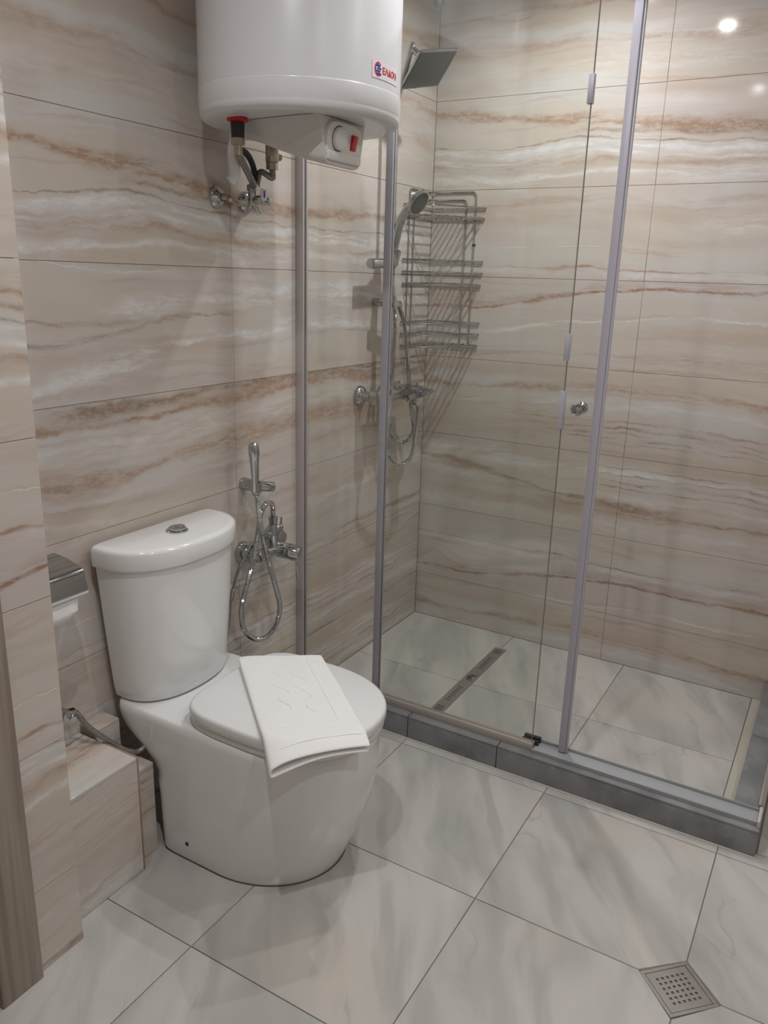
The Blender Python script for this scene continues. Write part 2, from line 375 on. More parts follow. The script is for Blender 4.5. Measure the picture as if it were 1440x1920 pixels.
# shower back wall: y = 0
wb = struct(MB().box((-.1, .0012, -.06), (XR+.1, .1, ZC)).build('wall_back', 'grout'))
SB = {0: .93, 1: 1.05}
def uvB(k, a):
    o = SB.get(k, 0); du = 0 if a < .8 else (0 if k not in (2,) else 0)
    return lambda q: (q.x + du, q.z + o)
tiles(wb, 1, 0, -1, [.0005, .8061, 1.7061, XR], uvB)
# left wall: x = 0 ; texture runs with distance from the corner, tiles of the photo repeat a few prints
wl = struct(MB().box((-.1, YF, -.06), (-.0012, 0, ZC)).build('wall_left', 'grout'))
SA = {0: .62, 1: .40, 2: 1.40 - .489, 3: 3.5 - .789, 4: 3.0 - 1.089, 5: .30, 6: .30, 7: .1, 8: 0}
SA2 = {0: .62, 1: .45, 2: .10, 3: 3.5 - .789, 4: 3.0 - 1.089, 5: .30, 6: .30, 7: .1, 8: 0}
def uvA(k, a):
    if a < -1.13: return lambda q: (-(q.y + 2.0) * 0 + (q.y + 2.02), q.z + SA.get(k, 0))
    return lambda q: (q.y + 1.1335 + .25, q.z + SA2.get(k, 0))
tiles(wl, 0, 0, 1, [-2.0335, -1.1335, -.0005], uvA)
# near left wall (projecting), its end face and the wood casing
wn = struct(MB().box((.0, YF, -.06), (PX-.0012, PY-.0095, ZC)).build('wall_left_near', 'grout'))
ZN = ZJ
tiles(wn, 0, PX, 1, [-2.048, PY], lambda k, a: (lambda q: (q.y + 2.6, q.z + (.61, 1.35, .9, .5, .55, .2, .3, 0)[k])), ZN)
for k in range(len(ZN)-1):
    lo, hi = (.001, PY-.008, ZN[k]+G), (PX-.009, PY, ZN[k+1]-G); fn = lambda q: (q.x + .4, q.z)
    MB().box(lo, hi).build('wall_tile', onyx_for(fn, lo, hi), wn, bevel=.0004, seg=1, uvfn=fn)
trim = struct(MB().box((PX-.004, -2.140, 0), (PX+.014, -2.0490, 2.10)).build('trim_1', 'wood', bevel=.003))
struct(MB().box((PX-.004, -2.140, 2.10), (PX+.014, -2.95, 2.19)).build('trim_2', 'wood', bevel=.003))
door = struct(MB().box((PX-.02, -2.93, .008), (PX+.004, -2.145, 2.095)).build('door_1', 'wood', bevel=.002))
m = MB(); m.lathe((PX+.004, -2.86, 1.0), (1, 0, 0), [(0, .024), (.008, .024), (.008, .01), (.05, .01)]); m.tube([(PX+.05, -2.87, 1.0), (PX+.052, -2.74, 1.0)], .009, 10)
m.build('door_handle', 'chrome', door)
wr = struct(MB().box((XR+.0012, YF, -.06), (XR+.1, 0, ZC)).build('wall_right', 'grout'))
tiles(wr, 0, XR, -1, [YF, -2.7, -1.8, -.9, -.0005], lambda k, a: (lambda q: (q.y + 1.9 + a*.3, q.z)))
wf = struct(MB().box((PX, YF-.1, -.06), (XR+.1, YF-.0012, ZC)).build('wall_front', 'grout'))
tiles(wf, 1, YF, 1, [PX+.001, 1.14, XR], lambda k, a: (lambda q: (q.x, q.z)))

# pipe boxing beside and behind the toilet
bx = struct(MB().box((.001, PY+.001, -.01), (.186, -1.7325, .2985)).build('wall_boxing', 'grout'))
def uvx(o, du=0, s=1): return lambda q: (q.y*s + q.x*.8 + 2 + du, q.z + o + q.x*.9)
def panel(p, a, b, o, du=0): MB().box(a, b).build('wall_tile', onyx_for(uvx(o, du), a, b), p, bevel=.0007, seg=1, uvfn=uvx(o, du))
panel(bx, (.1865, PY+.001, .001), (.195, -1.7265, .2985), .52)
panel(bx, (.001, PY+.001, .299), (.195, -1.7265, .307), 1.52, .3)
panel(bx, (.012, -1.732, .001), (.186, -1.7245, .2985), 1.2)
MB().box((.190, -1.7262, .001), (.1962, -1.7225, .3075)).build('edge_trim', 'terra', bx, bevel=.0006, seg=1)
MB().box((.08, -1.7262, .3035), (.190, -1.7225, .3078)).build('edge_trim', 'terra', bx, bevel=.0006, seg=1)
b2 = struct(MB().box((.001, -1.7215, -.01), (.158, -1.6540, .236)).build('wall_boxing', 'grout'))
panel(b2, (.1585, -1.7215, .1235), (.167, -1.6540, .236), .53, .4); panel(b2, (.1585, -1.7215, .001), (.167, -1.6540, .122), .3, .4)
panel(b2, (.001, -1.7215, .2365), (.167, -1.6540, .245), .8, .6)
b3 = struct(MB().box((.001, -1.7215, .2455), (.052, -1.655, .322)).build('wall_boxing', 'grout'))
panel(b3, (.0525, -1.7215, .2455), (.06, -1.655, .322), .8); panel(b3, (.001, -1.7215, .3225), (.06, -1.655, .33), .5)

# ------------------------------------------------------------------ shower curb
curb = thing('shower_curb', 'low grey slate kerb edging the shower floor on two sides', 'kerb', (.72, -.85, 0))
CH = .0773
MB().prism([(.001, -.876), (1.441, -.876), (1.441, -.002), (1.385, -.002), (1.385, -.832), (.001, -.832)], -.002, CH-.006).build('core', 'grout2', curb)
xs = [.001, .449, .7455, 1.4490]
for a, b in zip(xs[:-1], xs[1:]):
    MB().box((a+.0012, -.8840, -.002), (b-.0012, -.8764, CH-.007)).build('slate_tile', 'slate', curb, bevel=.0012)
    MB().box((a+.0012, -.8840, CH-.0065), (b-.0012, -.8300, CH)).build('slate_tile', 'slate', curb, bevel=.0012)
ys = [-.829, -.40, -.002]
for a, b in zip(ys[:-1], ys[1:]):
    MB().box((1.376, a+.001, CH-.0065), (1.449, b-.001, CH)).build('slate_tile', 'slate', curb, bevel=.0012)
    MB().box((1.376, a+.001, -.002), (1.3845, b-.001, CH-.007)).build('slate_tile', 'slate', curb, bevel=.0012)
MB().box((1.4415, -.8755, -.002), (1.449, -.002, CH-.007)).build('slate_tile', 'slate', curb, bevel=.0012)
MB().prism([(.001, -.8885), (1.4495, -.8885), (1.4495, -.8845), (.001, -.8845)], -.001, .004).build('sealant_bead', 'seam', curb)

# ------------------------------------------------------------------ shower screen
GY = -.842; DY = -.816; GT = 2.06
fx = thing('fixed_screen', 'fixed clear glass shower panel framed by a grey wall profile', 'shower screen', (.42, GY, CH))
MB().box((.0140, GY-.003, CH+.012), (.8350, GY+.003, GT)).build('pane', 'glassA', fx)
MB().box((.8350, GY-.0031, CH+.012), (.8365, GY+.0031, GT)).build('pane_edge', 'glassedge', fx)
m = MB(); m.box((.0005, GY-.012, CH), (.028, GY-.005, GT)); m.box((.0005, GY+.005, CH), (.028, GY+.012, GT)); m.box((.0005, GY-.005, CH), (.012, GY+.005, GT))
m.build('wall_profile', 'alu', fx, bevel=.0012)
m = MB(); m.box((.034, GY-.014, CH), (.8400, GY-.0035, CH+.0235)); m.box((.034, GY+.0035, CH), (.840, GY+.012, CH+.020)); m.box((.034, GY-.0035, CH), (.840, GY+.0035, CH+.008))
m.build('bottom_rail', 'rail', fx, bevel=.001)
for a, b in (((1110, 138), (1103, 195)), ((1066, 626), (1058, 676)), ((1055, 733), (1049, 803))):
    za, zb = pxB(*b, GY).z, pxB(*a, GY).z
    m = MB(); m.box((.8265, GY+.0035, za), (.8385, GY+.009, zb)); m.box((.8265, GY-.006, za), (.8385, GY-.0035, zb)); m.box((.8370, GY-.006, za), (.8392, GY+.009, zb))
    m.build('edge_clip', 'clip', fx, bevel=.0006)
gd = MB(); gd.box((.800, GY+.013, CH), (.850, DY-.005, CH+.020)); gd.box((.800, DY+.005, CH), (.850, DY+.018, CH+.020)); gd.build('door_guide', 'dark', fx, bevel=.002)
sd = thing('sliding_door', 'sliding clear glass shower door pushed open behind the fixed panel', 'shower door', (.6, DY, CH))
MB().box((.296, DY-.003, CH+.010), (.918, DY+.003, GT)).build('pane', 'glassB', sd)
def vseal(x0, x1, name):
    m = MB(); m.box((x0, DY-.0095, CH+.008), (x1, DY-.0035, GT)); m.box((x0, DY+.0035, CH+.008), (x1, DY+.0095, GT))
    m.build(name, 'seal', sd, bevel=.0015)
vseal(.2815, .303, 'edge_seal'); vseal(.9085, .9280, 'edge_seal')
MB().box((.9280, DY-.0055, CH+.008), (.9335, DY+.0055, GT)).build('magnet_strip', 'clip', sd, bevel=.001)
KC = pxB(1083, 768, DY-.012)
kn = MB(); kn.lathe((KC.x, DY-.0032, KC.z), (0, -1, 0), [(0, .011), (.004, .011), (.006, .007), (.012, .007), (.016, .0125), (.022, .0155), (.027, .0135), (.029, .009)], 24)
kn.lathe((KC.x, DY+.0032, KC.z), (0, 1, 0), [(0, .011), (.004, .011), (.006, .007), (.012, .007), (.016, .0125), (.022, .0155), (.027, .0135), (.029, .009)], 24)
kn.build('door_knob', 'chrome', sd)
th = thing('threshold_rail', 'clear plastic threshold channel on the kerb across the open doorway', 'threshold', (1.15, -.84, CH))
m = MB(); m.box((.8415, -.862, CH), (1.4385, -.800, CH+.005)); m.box((.8415, -.862, CH+.005), (1.4385, -.856, CH+.012)); m.box((.8415, -.8270+.024, CH+.005), (1.4385, -.800, CH+.014))
m.build('channel', 'thresh', th, bevel=.0012)
MB().box((1.4390, -.870, CH), (1.4470, -.800, CH+.020)).build('end_stop', 'strip', th, bevel=.0015)
sp = thing('side_screen', 'fixed glass return panel on the right side of the shower', 'shower screen', (1.444, -.4, CH))
MB().box((1.4410, -.788, CH+.006), (1.4470, -.032, GT)).build('pane', 'glassA', sp)
MB().box((1.4380, -.030, CH), (1.4488, -.0005, GT)).build('wall_profile', 'alu', sp, bevel=.0012)
MB().box((1.4405, -.797, CH), (1.4488, -.789, GT)).build('corner_post', 'alu', sp, bevel=.0012)
m = MB(); m.box((1.4350, -.786, CH), (1.4405, -.031, CH+.016)); m.build('bottom_rail', 'rail', sp, bevel=.001)
tr = thing('top_rail', 'slim metal rail along the top of the shower screens', 'rail', (.72, -.83, GT))
m = MB(); m.box((.001, -.858, GT+.001), (1.4485, -.788, GT+.036)); m.build('rail_bar', 'alu', tr, bevel=.003)

# ------------------------------------------------------------------ drains
dr = thing('linear_drain', 'long brushed steel channel drain set into the shower floor', 'drain', (.451, -.41, 0))
MB().box((dx0, dy0, -.010), (dx1, dy1, .0006)).build('cover_plate', 'steel', dr, bevel=.0005, seg=1)
sl = MB(); zt = .0011; cxm = (dx0+dx1)/2; L = dy1-dy0
def dash(x, y, lx, ly): sl.box((cxm+x-lx/2, y-ly/2, .0002), (cxm+x+lx/2, y+ly/2, zt))
for e in (dy0+.035, dy1-.035):
    for i in (-1, 0, 1):
        for j in (-1, 0, 1):
            dash(j*.009, e+i*.013, .004, .009)
for b0 in (dy0+.10, dy1-.20):
    for i in range(4): dash(0, b0+i*.034, .020, .003)
    for i in range(3): dash(-.004, b0+.017+i*.034, .003, .016); dash(.004, b0+.017+i*.034, .003, .010)
sl.build('slots', 'black', dr, flatshade=True, kind='stuff')
sc = MB(); cy = (dy0+dy1)/2
for k in (-1, 1):
    sc.tube([(cxm + .013*math.sin(a*k), cy + k*.012 + .026*a/3.1, .0012) for a in [i*.3-1.6 for i in range(14)]], .0011, 5)
    sc.tube([(cxm + .008*math.cos(a), cy + k*.012 + .010*math.sin(a), .0012) for a in [i*.5 for i in range(11)]], .0011, 5)
sc.build('scroll_motif', 'black', dr)
fd = thing('floor_drain', 'square perforated steel floor drain turned diagonally among the tiles', 'drain', (DRC[0], DRC[1], 0))
q2 = math.sqrt(.5); X = Vector((q2, q2, 0)); Y = Vector((-q2, q2, 0)); O = Vector((DRC[0], DRC[1], 0)); hs = .0560
def fr(t):
    a, b = hs, hs-.008
    t.box((-a, -a, -.012), (a, -b, .0008)); t.box((-a, b, -.012), (a, a, .0008)); t.box((-a, -b, -.012), (-b, b, .0008)); t.box((b, -b, -.012), (a, b, .0008))
MB().frame(O, X, Y, (0, 0, 1), fr).build('drain_frame', 'steel', fd, bevel=.0006, seg=1)
def plate(t):
    n = 6; p = .0118; hw = .0028; b = hs-.009; xs = [-b]
    for i in range(n): c = (i-2.5)*p; xs += [c-hw, c+hw]
    xs.append(b)
    for i in range(len(xs)-1):
        for j in range(len(xs)-1):
            if i % 2 and j % 2: continue
            t.add([(xs[i], xs[j], 0), (xs[i+1], xs[j], 0), (xs[i+1], xs[j+1], 0), (xs[i], xs[j+1], 0)], [(0, 1, 2, 3)])
MB().frame(O, X, Y, (0, 0, 1), plate).build('perforated_plate', 'steel', fd)
MB().frame(O, X, Y, (0, 0, 1), lambda t: t.box((-hs+.009, -hs+.009, -.012), (hs-.009, hs-.009, -.006))).build('drain_well', 'black', fd)

# ------------------------------------------------------------------ toilet
TY = -1.463
def se(t, e): c = math.cos(t); return math.copysign(abs(c)**(2/e), c)
def ss(t, e): s_ = math.sin(t); return math.copysign(abs(s_)**(2/e), s_)
def ring(xb, xm, xf, hw, z, ef=2.3, eb=7, n=96, yc=TY, k=0):
    R = []
    for i in range(n):
        t = 2*math.pi*i/n
        if math.cos(t) >= 0: R.append(Vector((xm + (xf-xm)*se(t, ef), yc + hw*ss(t, ef), z)))
        else:
            x = xm + (xm-xb)*se(t, eb); R.append(Vector((x, yc + hw*ss(t, eb)*(1 - k*(xm-x)/.36), z)))
    return R
toi = thing('toilet', 'white close-coupled ceramic toilet with closed lid', 'toilet', (.35, TY, 0))
lv = [  # z, xb, xm, xf, hw, ef, eb, taper
    (.0015, .172, .35, .570, .182, 2.0, 16, 0), (.010, .170, .35, .574, .185, 2.0, 16, 0), (.05, .168, .36, .590, .186, 2.05, 16, 0), (.10, .166, .37, .609, .187, 2.1, 16, 0),
    (.15, .163, .38, .628, .187, 2.15, 16, .01), (.185, .156, .385, .638, .187, 2.2, 15, .02), (.215, .143, .39, .645, .187, 2.2, 9, .02), (.243, .118, .39, .650, .187, 2.2, 9, .02),
    (.265, .088, .39, .653, .186, 2.2, 9, .01), (.285, .060, .39, .655, .185, 2.2, 10, .01), (.303, .034, .39, .656, .185, 2.2, 10, .01), (.322, .023, .39, .656, .184, 2.2, 11, .01), (.345, .020, .39, .655, .183, 2.2, 12, .01),
    (.3605, .022, .39, .652, .180, 2.2, 12, .01), (.364, .030, .39, .645, .173, 2.2, 12, .01)]
MB().loft([ring(xb, xm, xf, hw, z, ef, eb, 128, TY, k) for z, xb, xm, xf, hw, ef, eb, k in lv]).build('pan', 'ceramic', toi, ang=60)
for s_ in (-1,):
    pz = Vector((.262, TY + s_*.184, .050)); MB().lathe(pz, (0, s_, 0), [(-.006, .0052), (.0035, .0052), (.0038, .004)], 14).build('fixing_hole', 'dark', toi)
LY = -1.454
def seatrings(z0, z1, infl, r):
    A_ = (.230-infl, .43, .662+infl, .190+infl)
    o = []
    for dz, sh in ((0, r), (r*.3, r*.3), (r, 0), (z1-z0-r, 0), (z1-z0-r*.3, r*.3), (z1-z0, r)):
        o.append(ring(A_[0]+sh, A_[1], A_[2]-sh, A_[3]-sh, z0+dz, 2.2, 4.5, 96, LY))
    return o
ZL = .4120
MB().loft(seatrings(.3655, .3800, -.003, .003)).build('seat', 'plastic', toi, ang=60)
lid = MB().loft(seatrings(.3805, ZL, .001, .008)).build('lid', 'plastic', toi, ang=60)
for s_ in (-.07, .07): MB().rcyl((.222, TY+s_-.02, .382), (.222, TY+s_+.02, .382), .012).build('hinge', 'plastic', toi)
def tring(z, hw, xf, xb=.016, ef=2.3): return ring(xb, .050, xf, hw, z, ef, 9, 96, TY - .007)
TZ0, TZ1 = .3660, .7165
tk = []
for i in range(13):
    f = i/12; z = TZ0 + (TZ1-TZ0)*f; e = .006 if i == 0 else 0
    tk.append(tring(z + (0 if i else 0), .160 + .032*f**.85 - e, .163 + .019*f**.85 - e, .016 + e*.5))
tk.insert(1, tring(TZ0+.006, .160, .163))
MB().loft(tk).build('cistern', 'ceramic', toi, ang=60)
lr = []
for z, s_ in ((.7170, .004), (.7190, .001), (.7215, 0), (.7560, 0), (.7620, .002), (.7655, .007), (.7670, .016)):
    lr.append(tring(z, .2000 - s_, .1910 - s_, .012 + s_*.4))
MB().loft(lr).build('cistern_lid', 'ceramic', toi, ang=60)
bc = Vector((.096, TY - .006, .7672))
fb = MB().lathe(bc, (0, 0, 1), [(-.002, .027), (.002, .027), (.0035, .0255), (.0035, .021)], 32).build('flush_button', 'chrome', toi)
m = MB()
m.lathe(bc + Vector((0, 0, .0036)), (0, 0, 1), [(0, .0205), (.005, .0205), (.0068, .018), (.0068, .001)], 32); m.build('button_large', 'chrome', fb)
MB().lathe(bc + Vector((.004, .005, .0106)), (0, 0, 1), [(0, .0125), (.0022, .012), (.003, .010), (.003, .001)], 24).build('button_small', 'chrome', fb)
MB().loft([ring(.170, .35, .573, .1845, .0, 2.0, 16), ring(.172, .35, .570, .182, .0025, 2.0, 16)]).build('floor_joint', 'grime', toi)

# towel on the lid
TL, TR_, BR_, BL = Vector((.2150, -1.385, 0)), Vector((.385, -1.262, 0)), Vector((.700, -1.530, 0)), Vector((.566, -1.700, 0))
def outside(x, y):     # metres beyond the lid outline
    dx = (x-.43)/(.226 if x > .43 else .199); dy = (y-LY)/.191; e = 2.2 if x > .43 else 4.5
    gq = (abs(dx)**e + abs(dy)**e)**(1/e); return max(0, gq-1)*.19
ztop = ZL + .0035
def towel_pt(s_, t, lift):
    a = TL.lerp(BL, s_); b = TR_.lerp(BR_, s_); p_ = a.lerp(b, t)
    d = outside(p_.x, p_.y); z = ztop - .62*max(0, d-.012) + lift
    z += .0012*math.sin(9*s_+4*t)*math.sin(7*t+2*s_)
    return Vector((p_.x, p_.y, z))
tw = thing('towel', 'folded white terry bath mat lying across the toilet lid', 'towel', (.47, -1.47, ZL))
NS, NQ = 44, 40; vs = []; fs = []
for i in range(NS+1):
    s_ = i/NS; op = max(0, (s_-.72)/.28)**1.6        # the near end gapes open
    for k in range(NQ+1):
        q = k/NQ
        gap = .0085 + op*.010*(math.exp(-((q if q < .5 else 1-q)*2-.75)**2/.05) + .35)
        if q < .42: t = 1 - q/.42; lift = gap + .001 - .0035*max(0, 1-(t/.10))**2*.6
        elif q > .58: t = (q-.58)/.42; lift = -.0005
        else:
            a = (q-.42)/.16*math.pi; t = -.022*math.sin(a); lift = gap*(.5+.5*math.cos(a)) - .0002
        if q > .58: t = min(1, t*.985)
        vs.append(towel_pt(s_, t, lift))
for i in range(NS):
    for k in range(NQ): a = i*(NQ+1)+k; fs.append((a, a+1, a+NQ+2, a+NQ+1))
cl = MB().add(vs, fs).build('cloth', 'towel', tw, ang=180)
so = cl.modifiers.new('thick', 'SOLIDIFY'); so.thickness = .0055; so.offset = 0
ssf = cl.modifiers.new('soft', 'SUBSURF'); ssf.levels = 1; ssf.render_levels = 1
def on(s_, t, h=.0019):
    op = max(0, (s_-.72)/.28)**1.6; q = (1-t)*.42
    return towel_pt(s_, t, .0085 + op*.010*(math.exp(-(q*2-.75)**2/.05)+.35) + .001 + h)
m = MB()
for pts in ([(.10, .93), (.10, .12)], [(.93, .10), (.93, .95)], [(.78, .06), (.78, .78), (.06, .78)],):
    m.tube([on(*q, .0024) for q in [tuple(Vector((a[0], a[1], 0)).lerp(Vector((b[0], b[1], 0)), j/14))[:2] for a, b in zip(pts[:-1], pts[1:]) for j in range(15)]], .0016, 6)
m.build('woven_border', 'towel', tw)
m = MB()
for k in range(2):
    c0 = (.33, .33) if k == 0 else (.33, .60)
    m.tube([on(.20 + .30*f + .012*math.sin(f*6.3), c0[1] + (.055*math.sin(f*9.0) if k == 0 else -.055*math.sin(f*9.0+.6)) + .05*(f-.5)) for f in [i/26 for i in range(27)]], .0020, 6)
    m.tube([on(.50 + .17*f, c0[1] - .02 + (.05*math.cos(f*5) if k else -.05*math.cos(f*5))) for f in [i/18 for i in range(19)]], .0026, 6)
m.tube([on(.42 + .03*math.cos(a), .46 + .07*math.sin(a)) for a in [i*.35 for i in range(10)]], .0022, 6)
m.build('scroll_embroidery', 'towel', tw)

# toilet supply valve and hose
sv = thing('supply_hose', 'braided steel supply hose running from wall valve to the toilet', 'hose', pxA(115, 1343, .012))
vq = pxA(112, 1336, .03)
m = MB(); m.lathe((.0005, vq.y, vq.z), (1, 0, 0), [(0, .018), (.003, .018), (.005, .009), (.03, .009)], 20); m.rcyl((.022, vq.y, vq.z), (.060, vq.y, vq.z), .013); m.build('valve', 'chrome', sv)
P = [(.045, vq.y, vq.z), (.050, vq.y+.025, vq.z-.004), pxA(165, 1362, .070), pxA(210, 1393, .095), pxA(240, 1408, .115), pxA(262, 1407, .125), pxA(281, 1388, .135), pxA(288, 1374, .15)]
MB().tube(spline(P, 10), .0065, 10).build('braided_sleeve', 'braid', sv)
m = MB(); d0 = Vector(P[0]); d1 = Vector(P[1]); m.rcyl(d0, d0 + (d1-d0).normalized()*.024, .0115, n=8); m.build('hose_nut', 'chrome', sv)
m = MB(); d0 = Vector(P[-2]); d1 = Vector(P[-1]); m.rcyl(d0, d0.lerp(d1, .9), .0105); m.build('plastic_nut', 'plastic', sv)

# ------------------------------------------------------------------ paper holder
pc = Vector((.0, -1.80, .735))
ph = thing('paper_holder', 'chrome toilet paper holder with curved cover flap on the wall', 'paper holder', pc)
y0, y1 = -1.878, -1.752
pr = [(.004, .772), (.050, .768), (.088, .757), (.098, .751), (.1015, .744), (.104, .730), (.107, .712), (.1085, .702)]
rg = []
for y in (y0, y1): rg.append([(x, y, z) for x, z in pr] + [(x-.0012, y, z-.0016) for x, z in reversed(pr)])
MB().loft(rg).build('cover_flap', 'chrome', ph, ang=50)
m = MB(); m.box((.0006, y0+.02, .742), (.006, y1-.02, .766)); m.tube([(.004, y1+.004, .755), (.055, y1+.004, .752), (.060, y1+.004, .69), (.060, y0+.01, .69)], .003, 8); m.build('bracket', 'chrome', ph)
rl = thing('paper_roll', 'white toilet paper roll with loose end under the chrome flap', 'paper roll', (.06, -1.815, .69))
m = MB(); a_, b_ = Vector((.060, -1.872, .690)), Vector((.060, -1.776, .690)); m.lathe(a_, b_-a_, [(0, .019), (0, .042), (.096, .042), (.096, .019)], 32, False, False); m.build('roll', 'paper', rl)
m = MB(); pp = [(.1000, .716), (.102, .692), (.102, .668), (.100, .640)]
vs = []; 
for x, z in pp:
    for k in range(5):
        f = k/4; vs.append((x+.0004*math.sin(9*f), -1.870 + .092*f, z if z > .65 else z + .030*abs(f-.55)/.55))
fs = [(i*5+k, i*5+k+1, i*5+k+6, i*5+k+5) for i in range(3) for k in range(4)]
ps = m.add(vs, fs).build('loose_sheet', 'paper', rl); mo = ps.modifiers.new('thick', 'SOLIDIFY'); mo.thickness = .0006

# ------------------------------------------------------------------ water heater
HC = Vector((.265, -1.190, 0)); HR = .2280
wh = thing('water_heater', 'white cylindrical electric water heater hung on the tiled wall', 'water heater', (HC.x, HC.y, 1.70))
HZ = 1.7040
MB().lathe((HC.x, HC.y, 1.7640), (0, 0, 1), [(-.0006, HR), (.545, HR), (.568, HR-.01), (.582, HR-.04), (.588, .10), (.588, .01)], 96).build('tank_jacket', 'enamel', wh)
MB().lathe((HC.x, HC.y, HZ), (0, 0, 1), [(.004, .02), (.004, .150), (0, .185), (.0005, HR-.014), (.003, HR-.007), (.008, HR-.002), (.016, HR), (.020, HR), (.022, HR+.0012), (.0560, HR+.0014), (.0575, HR+.0013), (.0592, HR+.0002)], 96).build('bottom_cap', 'capw', wh)
MB().box((.0008, HC.y-.06, 2.18), (.05, HC.y+.06, 2.24)).build('wall_bracket', 'steel', wh)
# control box : long fairing under the cap, panel facing the room
CY0, CY1, CXF = -1.297, -1.113, .400
def cross(x, zb, wsc, inset):
    w = (CY1-CY0)/2*wsc; c = (CY0+CY1)/2; zt = HZ+.003; r = .022
    pts = [(x, c-w, zt)]
    for a in range(0, 91, 15): pts.append((x, c-w+inset+r-r*math.cos(math.radians(a)) , zb+r-r*math.sin(math.radians(a))))
    for a in range(90, -1, -15): pts.append((x, c+w-inset-r+r*math.cos(math.radians(a)), zb+r-r*math.sin(math.radians(a))))
    pts.append((x, c+w, zt)); return [Vector(q) for q in pts]
secs = [cross(x, HZ - h_, w, i_) for x, h_, w, i_ in ((.085, -.0, .55, .0), (.110, .012, .72, .002), (.15, .026, .85, .004), (.21, .042, .94, .008), (.27, .062, .98, .012), (.33, .080, 1., .015), (.381, .092, 1., .016), (.392, .091, .985, .016))]
cb = MB().loft(secs).build('control_box', 'greyp', wh, ang=50)
def prect(t):
    n = 40; R = []
    for i in range(n):
        a = 2*math.pi*i/n; R.append((.068*math.copysign(abs(math.cos(a))**.5, math.cos(a)), .0405*math.copysign(abs(math.sin(a))**.5, math.sin(a))))
    t.loft([[(x, y, -.004) for x, y in R], [(x, y, .003) for x, y in R], [(x*.97, y*.95, .005) for x, y in R]])
pcn = Vector((CXF-.007, (CY0+CY1)/2, HZ-.043)); tilt = math.radians(8)
PX_, PY_, PZ_ = Vector((0, 1, 0)), Vector((math.sin(tilt), 0, math.cos(tilt))), Vector((math.cos(tilt), 0, -math.sin(tilt)))
pn = MB().frame(pcn, PX_, PY_, PZ_, prect).build('control_panel', 'panelw', cb)
MB().frame(pcn, PX_, PY_, PZ_, lambda t: t.lathe((-.026, .006, .005), (0, 0, 1), [(0, .0245), (.007, .0235), (.009, .021), (.009, .001)], 40)).build('thermostat_dial', 'plastic', cb)
MB().frame(pcn, PX_, PY_, PZ_, lambda t: t.lathe((-.026, .006, .0048), (0, 0, 1), [(0, .0262), (.0006, .0262), (.0006, .0252)], 40)).build('dial_ring', 'dark', cb)
MB().frame(pcn, PX_, PY_, PZ_, lambda t: t.loft([[(.022, -.012, .004), (.045, -.012, .004), (.048, .021, .004), (.022, .021, .004)], [(.023, -.011, .009), (.044, -.011, .007), (.047, .020, .009), (.023, .020, .012)]])).build('red_switch', 'red', cb, bevel=.001)
MB().frame(pcn, PX_, PY_, PZ_, lambda t: t.loft([[(x*.066, -.030+y*.010, z) for x, y in ((-1, -.9), (-.9, -1), (.9, -1), (1, -.9), (1, .6), (.9, 1), (-.9, 1), (-1, .6))] for z in (.003, .011)])).build('panel_lip', 'panelw', cb, bevel=.003)
# nameplate
def on_cyl(a, z, dr=0): return Vector((HC.x + (HR+dr)*math.cos(a), HC.y + (HR+dr)*math.sin(a), z))
SAm, SZ = math.radians(0), 1.7960
def cyl_patch(x0, x1, y0, y1, dr, n=12):
    vs = []; fs = []
    for i in range(n+1):
        for y in (y0, y1):
            for d in (dr-.0005, dr): vs.append(on_cyl(SAm + (x0+(x1-x0)*i/n)/HR, SZ+y, d))
    for i in range(n):
        o = i*4; fs += [(o+1, o+5, o+7, o+3), (o, o+2, o+6, o+4), (o, o+4, o+5, o+1), (o+2, o+3, o+7, o+6)]
    fs += [(0, 1, 3, 2), (n*4, n*4+2, n*4+3, n*4+1)]
    return MB().add(vs, fs)
pl = cyl_patch(-.052, .052, -.0165, .0165, .0009).build('nameplate', 'sticker', wh)
def bend(name, mat, verts, faces, dr): return MB().add([on_cyl(SAm + x/HR, SZ+y, dr) for x, y in verts], faces).build(name, mat, pl, ang=180)
def ringarc(cx, cy_, r0, r1, a0, a1, n=20):
    vs = []; fs = []
    for i in range(n+1):
        a = math.radians(a0+(a1-a0)*i/n)
        for r in (r0, r1): vs.append((cx+r*math.cos(a)*.85, cy_+r*math.sin(a)))
    for i in range(n): fs.append((2*i, 2*i+1, 2*i+3, 2*i+2))
    return vs, fs
em = bend('emblem_ring', 'redp', *ringarc(-.034, .001, .0105, .0138, 40, 320), .0013)
vs = []; fs = []
for k, (x0, x1) in enumerate(((-.041, -.026), (-.038, -.023), (-.041, -.026), (-.038, -.023))):
    y = .0085 - k*.0052; o = len(vs); vs += [(x0, y-.0018), (x1-.002, y-.0032), (x1, y+.0002), (x0+.002, y+.0018)]; fs.append((o, o+1, o+2, o+3))
bend('emblem_stripes', 'blue', vs, fs, .0014)
bend('emblem_ring', 'blue', *ringarc(-.034, .001, .0085, .0100, 100, 260), .0012)
fc = bpy.data.curves.new('lettering', 'FONT'); fc.body = '\u0395\u039b\u0394\u039f\u041c'; fc.size = .0205; fc.align_x = 'LEFT'; fc.offset = .0006
fo = bpy.data.objects.new('lettering_source', fc); COL.objects.link(fo); bpy.context.view_layer.update()
fme = fo.evaluated_get(bpy.context.evaluated_depsgraph_get()).to_mesh()
fv = [(q.co.x, q.co.y) for q in fme.vertices]; ff = [tuple(f.vertices) for f in fme.polygons]
w_ = max(q[0] for q in fv); fv = [(-.020 + q[0]/w_*.064, q[1]*.85-.0055) for q in fv]
bpy.data.objects.remove(fo); bend('lettering', 'redp', fv, ff, .0014)

